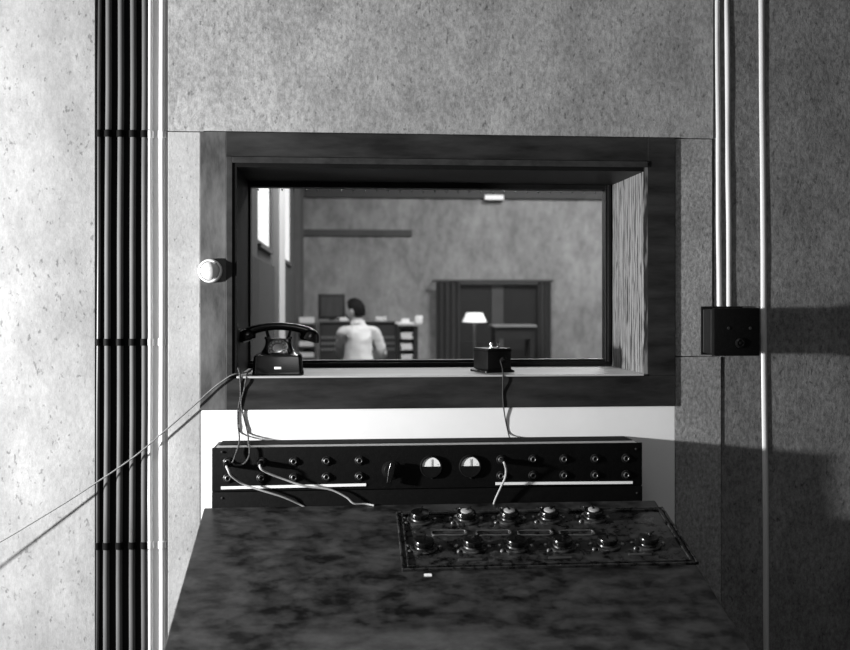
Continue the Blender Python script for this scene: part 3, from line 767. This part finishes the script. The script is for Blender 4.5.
o = MB().box((-.09, -.1, 0), (.09, .1, .014)).box((-.03, -.06, .014), (.05, .06, .05)).build('paper_stack', M['paper']); o.location = ((r0.x+r1.x)/2-.03, KD+.1, rz1+.0205)
tag(o, 'white papers on top of the tray cabinet', 'papers')
o = MB().lathe([(.03, 0), (.038, .01), (.04, .07), (.036, .08), (.03, .078), (.028, .012)], (0,0,0), (0,0,1), 18).build('cup', M['paper']); o.location = (at(419, 320, KD+.1).x, KD+.12, rz1+.0205)
tag(o, 'small white cup at the right end of the tray cabinet', 'cup')
# loudspeaker behind, upper left
SD = 9.0
s0_, s1_ = at(318, 294, SD), at(345, 319, SD)
sp = thing('loudspeaker', ((s0_.x+s1_.x)/2, SD+.15, 0), 'dark boxy loudspeaker on a stand against the far wall', 'loudspeaker')
w = (s1_.x-s0_.x)/2
MB().box((-w, -.13, s1_.z), (w, .13, s0_.z), .006).build('speaker_case', M['st_dark'], sp)
MB().box((-w+.03, -.137, s1_.z+.03), (w-.03, -.131, s0_.z-.03)).build('grille_cloth', M['curtain'], sp)
MB().box((-.03, -.03, .03), (.03, .03, s1_.z)).box((-.16, -.14, 0), (.16, .14, .03)).build('speaker_stand', M['st_dark'], sp)
# low shelf unit with papers left, seen past the telephone
UD = 7.6
u0, u1 = at(296, 330, UD), at(317, 330, UD); uz = at(305, 323, UD).z
un = thing('shelf_unit', ((u0.x+u1.x)/2, UD+.1, 0), 'low grey shelf unit left of the console, seen past the telephone handset', 'shelf unit')
w = (u1.x-u0.x)/2
cb = MB(); cb.box((-w, -.15, 0), (-w+.02, .15, uz)).box((w-.02, -.15, 0), (w, .15, uz)).box((-w+.02, .13, 0), (w-.02, .15, uz)).box((-w+.02, -.15, uz-.02), (w-.02, .13, uz))
cb.build('unit_body', M['st_mid'], un)
uzs = [at(305, yy, UD).z for yy in (346, 357)]
for z in uzs: MB().box((-w+.021, -.145, z-.015), (w-.021, .129, z)).build('shelf', M['st_mid'], un)
for i, z in enumerate([uz]+uzs):
    s = MB()
    for k in range(5 if i else 6): s.box((-w*.7, -.13, k*.009), (w*.7, .1, k*.009+.008))
    o = s.build('paper_stack', M['paper']); o.location = ((u0.x+u1.x)/2, UD+.1, z+.0005)
    tag(o, ['white paper stack on top of the low shelf unit behind the telephone', 'white paper stack on the upper shelf of the low unit', 'white paper stack on the lower shelf of the low unit'][i], 'papers', 'papers in the shelf unit')

# ------------------------------------------------------------------ the seated person, seen from behind
PD = 7.0
pp = at(358.5, 330, PD)
person = thing('person', (pp.x, PD, 0), 'person in a white shirt seated with back to the glass, leaning over the console', 'person')
def skinned(name, nodes, edges, root, m, parent, sub=2, finish=None):
    me = bpy.data.meshes.new(name); me.from_pydata([n_[0] for n_ in nodes], edges, [])
    o = bpy.data.objects.new(name, me); COL.objects.link(o)
    sk = o.modifiers.new('skin', 'SKIN'); sk.use_smooth_shade = True; sk.branch_smoothing = .6
    if not me.skin_vertices: 
        bpy.context.view_layer.update()
    for i, n_ in enumerate(nodes):
        r = n_[1]; me.skin_vertices[0].data[i].radius = (r if isinstance(r, tuple) else (r, r)); me.skin_vertices[0].data[i].use_root = (i == root)
    ss = o.modifiers.new('sub', 'SUBSURF'); ss.levels = sub; ss.render_levels = sub
    dg = bpy.context.evaluated_depsgraph_get(); dg.update()
    bm = bmesh.new(); bm.from_mesh(bpy.data.meshes.new_from_object(o.evaluated_get(dg)))
    bpy.data.objects.remove(o)
    if finish: finish(bm)
    me2 = bpy.data.meshes.new(name); bm.to_mesh(me2); bm.free()
    for p in me2.polygons: p.use_smooth = True
    me2.materials.append(m)
    o = bpy.data.objects.new(name, me2); COL.objects.link(o); o.parent = parent
    return o
def arm(sx, elbow, wrist, fingers):
    return elbow, wrist
HZ = 1.205; HC = Vector((-.035, .04, HZ))
nodes = [((0, 0, .57), .105), ((0, -.015, .70), .105), ((0, -.01, .86), .12), ((0, .0, .99), .13), ((0, .01, 1.06), .075), ((-.005, .02, 1.11), .05), (tuple(HC - Vector((0,0,.02))), .07)]
edges = [(0,1),(1,2),(2,3),(3,4),(4,5),(5,6)]
def chain(start, pts):
    prev = start
    for q in pts: nodes.append(q); edges.append((prev, len(nodes)-1)); prev = len(nodes)-1
    return prev
def hand(w, wrist, d, side):
    """palm plus five bent fingers, d = pointing direction"""
    d = Vector(d).normalized(); s_ = Vector((side, 0, 0)); wp = Vector(wrist)
    palm = chain(w, [(tuple(wp+d*.045), .026)])
    for k, (off, ln) in enumerate(((-.027, .066), (-.009, .078), (.009, .072), (.026, .055))):
        b0 = wp+d*.075+s_*(-off); chain(palm, [(tuple(b0), .0095), (tuple(b0+d*ln*.5+Vector((0,0,-.006))), .0085), (tuple(b0+d*ln*.85+Vector((0,0,-.026))), .007)])
    chain(palm, [(tuple(wp+d*.05+s_*.038), .010), (tuple(wp+d*.085+s_*.055+Vector((0,0,-.012))), .008)])
for sx, el, wr, dr_ in ((-1, (-.165, .20, .83), (-.13, .40, .765), (.1, 1, -.08)), (1, (.225, .04, .80), (.17, .29, .755), (-.15, 1, -.08))):
    w = chain(3, [((sx*.09, .0, 1.035), .06), ((sx*.145, .005, 1.01), .050), (el, .040), (tuple((Vector(el)*.45+Vector(wr)*.55)), .036), (wr, .024)])
    hand(w, wr, dr_, -sx)
for sx in (-1, 1):
    chain(0, [((sx*.085, .06, .545), .070), ((sx*.13, .40, .53), .058), ((sx*.13, .385, .30), .052), ((sx*.13, .37, .09), .036), ((sx*.13, .42, .045), .036), ((sx*.135, .51, .035), .028)])
def add_head(bm):
    # head with skull, jaw, nose, ears; face turned to the left
    T = Matrix.Translation(HC) @ Matrix.Rotation(math.radians(68), 4, 'Z') @ Matrix.Rotation(math.radians(-10), 4, 'X')
    r = bmesh.ops.create_icosphere(bm, subdivisions=4, radius=1)
    for v in r['verts']:
        x, y, z = v.co
        jaw = max(0, -z); 
        X = x*.074*(1-.28*jaw); Y = y*.092*(1-.12*jaw)+(.012*jaw if y > 0 else .018*jaw); Z = z*.112
        nose = math.exp(-((x/.13)**2+((z+.15)/.22)**2))*(y > 0); Y += .022*nose
        eye = sum(math.exp(-(((x-ex)/.16)**2+((z-.08)/.12)**2)) for ex in (-.4, .4))*(y > 0); Y -= .006*eye
        mouth = math.exp(-((x/.3)**2+((z+.52)/.06)**2))*(y > 0); Y -= .004*mouth
        v.co = T @ Vector((X, Y, Z))
    for sx in (-1, 1):
        r = bmesh.ops.create_icosphere(bm, subdivisions=2, radius=1)
        for v in r['verts']: v.co = T @ Vector((sx*.076+v.co.x*.010, -.004+v.co.y*.018, -.004+v.co.z*.030))
body = skinned('body', nodes, edges, 0, M['skin'], person, 2, add_head)
# shirt
nodes = [((-.01, -.01, .60), (.15,.20)), ((-.005, -.02, .74), (.14,.19)), ((0, -.015, .88), (.14,.19)), ((0, -.005, .98), (.125,.16)), ((0, .008, 1.065), .085), ((-.003, .012, 1.085), .066)]
edges = [(0,1),(1,2),(2,3),(3,4),(4,5)]
for sx, el, wr in ((-1, (-.165, .20, .83), (-.13, .40, .765)), (1, (.225, .04, .80), (.17, .29, .755))):
    chain(3, [((sx*.095, -.002, 1.03), .070), ((sx*.145, .005, 1.01), .062), (tuple(Vector((sx*.15, .0, 1.0))*.5+Vector(el)*.5), .055), (el, .050), (tuple((Vector(el)*.45+Vector(wr)*.55)), .052), (tuple(Vector(el)*.12+Vector(wr)*.88), .040)])
shirt = skinned('shirt', nodes, edges, 0, M['cloth'], person, 3)
tx_ = bpy.data.textures.new('folds', 'CLOUDS'); tx_.noise_scale = .075; tx_.noise_depth = 2
dm = shirt.modifiers.new('folds', 'DISPLACE'); dm.texture = tx_; dm.strength = .034; dm.mid_level = .42
nodes = [((0, .0, .57), .135), ((0, -.005, .66), .125)]; edges = [(0,1)]
for sx in (-1, 1):
    chain(0, [((sx*.07, .01, .545), .115), ((sx*.10, .12, .545), .100), ((sx*.13, .40, .54), .076), ((sx*.13, .385, .32), .066), ((sx*.13, .37, .11), .056)])
# a soft shirt collar round the neck
cl_ = MB(); cl_.rings([[(-.006+(r_)*math.cos(2*PI*q/24), .012+(r_*1.0)*math.sin(2*PI*q/24), z_+.012*math.sin(2*PI*q/24)*-1) for q in range(24)] for r_, z_ in ((.075, 1.075), (.066, 1.105), (.060, 1.112), (.058, 1.095), (.062, 1.07))], caps=False)
cl_.build('collar', M['cloth'], person)
skinned('trousers', nodes, edges, 0, M['trousers'], person, 2)
bm = bmesh.new(); r = bmesh.ops.create_icosphere(bm, subdivisions=4, radius=1)
T = Matrix.Translation(HC) @ Matrix.Rotation(math.radians(68), 4, 'Z') @ Matrix.Rotation(math.radians(-10), 4, 'X')
dele = []
for v in r['verts']:
    x, y, z = v.co
    if y > .25 + .5*max(0, z-.1) or z < -.55 or (y > -.12 and z < .12): dele.append(v)
    k = 1+.03*math.sin(x*17+z*9)
    v.co = T @ Vector((x*.082*k, y*.102*k-.002, z*.120*k+.003))
bmesh.ops.delete(bm, geom=dele, context='VERTS')
me = bpy.data.meshes.new('hair'); bm.to_mesh(me); bm.free(); me.materials.append(M['hair'])
for p_ in me.polygons: p_.use_smooth = True
o = bpy.data.objects.new('hair', me); COL.objects.link(o); o.parent = person
so = o.modifiers.new('s', 'SOLIDIFY'); so.thickness = .012; so.offset = -1
for sx in (-1, 1):
    s = MB(); s.rings([[(sx*.13+.045*math.cos(2*PI*q/14), .45+(.105 if math.sin(2*PI*q/14) > 0 else .10)*math.sin(2*PI*q/14), z) for q in range(14)] for z in (.0, .03)] + [[(sx*.13+.036*math.cos(2*PI*q/14), .43+.075*math.sin(2*PI*q/14), .075) for q in range(14)]])
    s.build('shoe', M['trousers'], person)
st = thing('stool', (pp.x, PD, 0), 'dark round stool under the seated person', 'stool')
MB().lathe([(.17, .355), (.18, .37), (.18, .385), (.165, .398), (.001, .40)], (0,0,0), (0,0,1), 28).build('seat', M['st_dark'], st)
for k in range(4):
    a = PI/4+PI/2*k; MB().tube([(.13*math.cos(a), .13*math.sin(a), .356), (.19*math.cos(a), .19*math.sin(a), .001)], .013, 8).build('leg', M['st_dark'], st)

# ------------------------------------------------------------------ light
def light(name, kind, loc, power, **kw):
    d = bpy.data.lights.new(name, kind); d.energy = power
    for k, v in kw.items(): setattr(d, k, v)
    o = bpy.data.objects.new(name, d); COL.objects.link(o); o.location = loc; return o
light('work_lamp', 'POINT', (-2.45, -1.0, 1.21), 860, shadow_soft_size=.07)
light('fill_light', 'AREA', (.3, -2.2, 2.85), 11, shape='RECTANGLE', size=.9, size_y=.9)  # unseen fill added to lift the shadows
for (x, y, e) in ((.35, 4.4, 165), (2.6, 7.2, 150)):
    l = light('studio_fill_light', 'AREA', (x, y, SZ-.05), e, shape='RECTANGLE', size=1.2, size_y=.6)  # unseen lights added to brighten the studio and the shirt
w = bpy.data.worlds.new('sky'); sc.world = w; w.use_nodes = True
w.node_tree.nodes['Background'].inputs[0]  .default_value = grey(.02); w.node_tree.nodes['Background'].inputs[1].default_value = 1.0

sc.view_settings.view_transform = 'Standard'; sc.view_settings.look = 'None'; sc.view_settings.gamma = 1
sc.view_settings.use_curve_mapping = False; sc.view_settings.exposure = 0
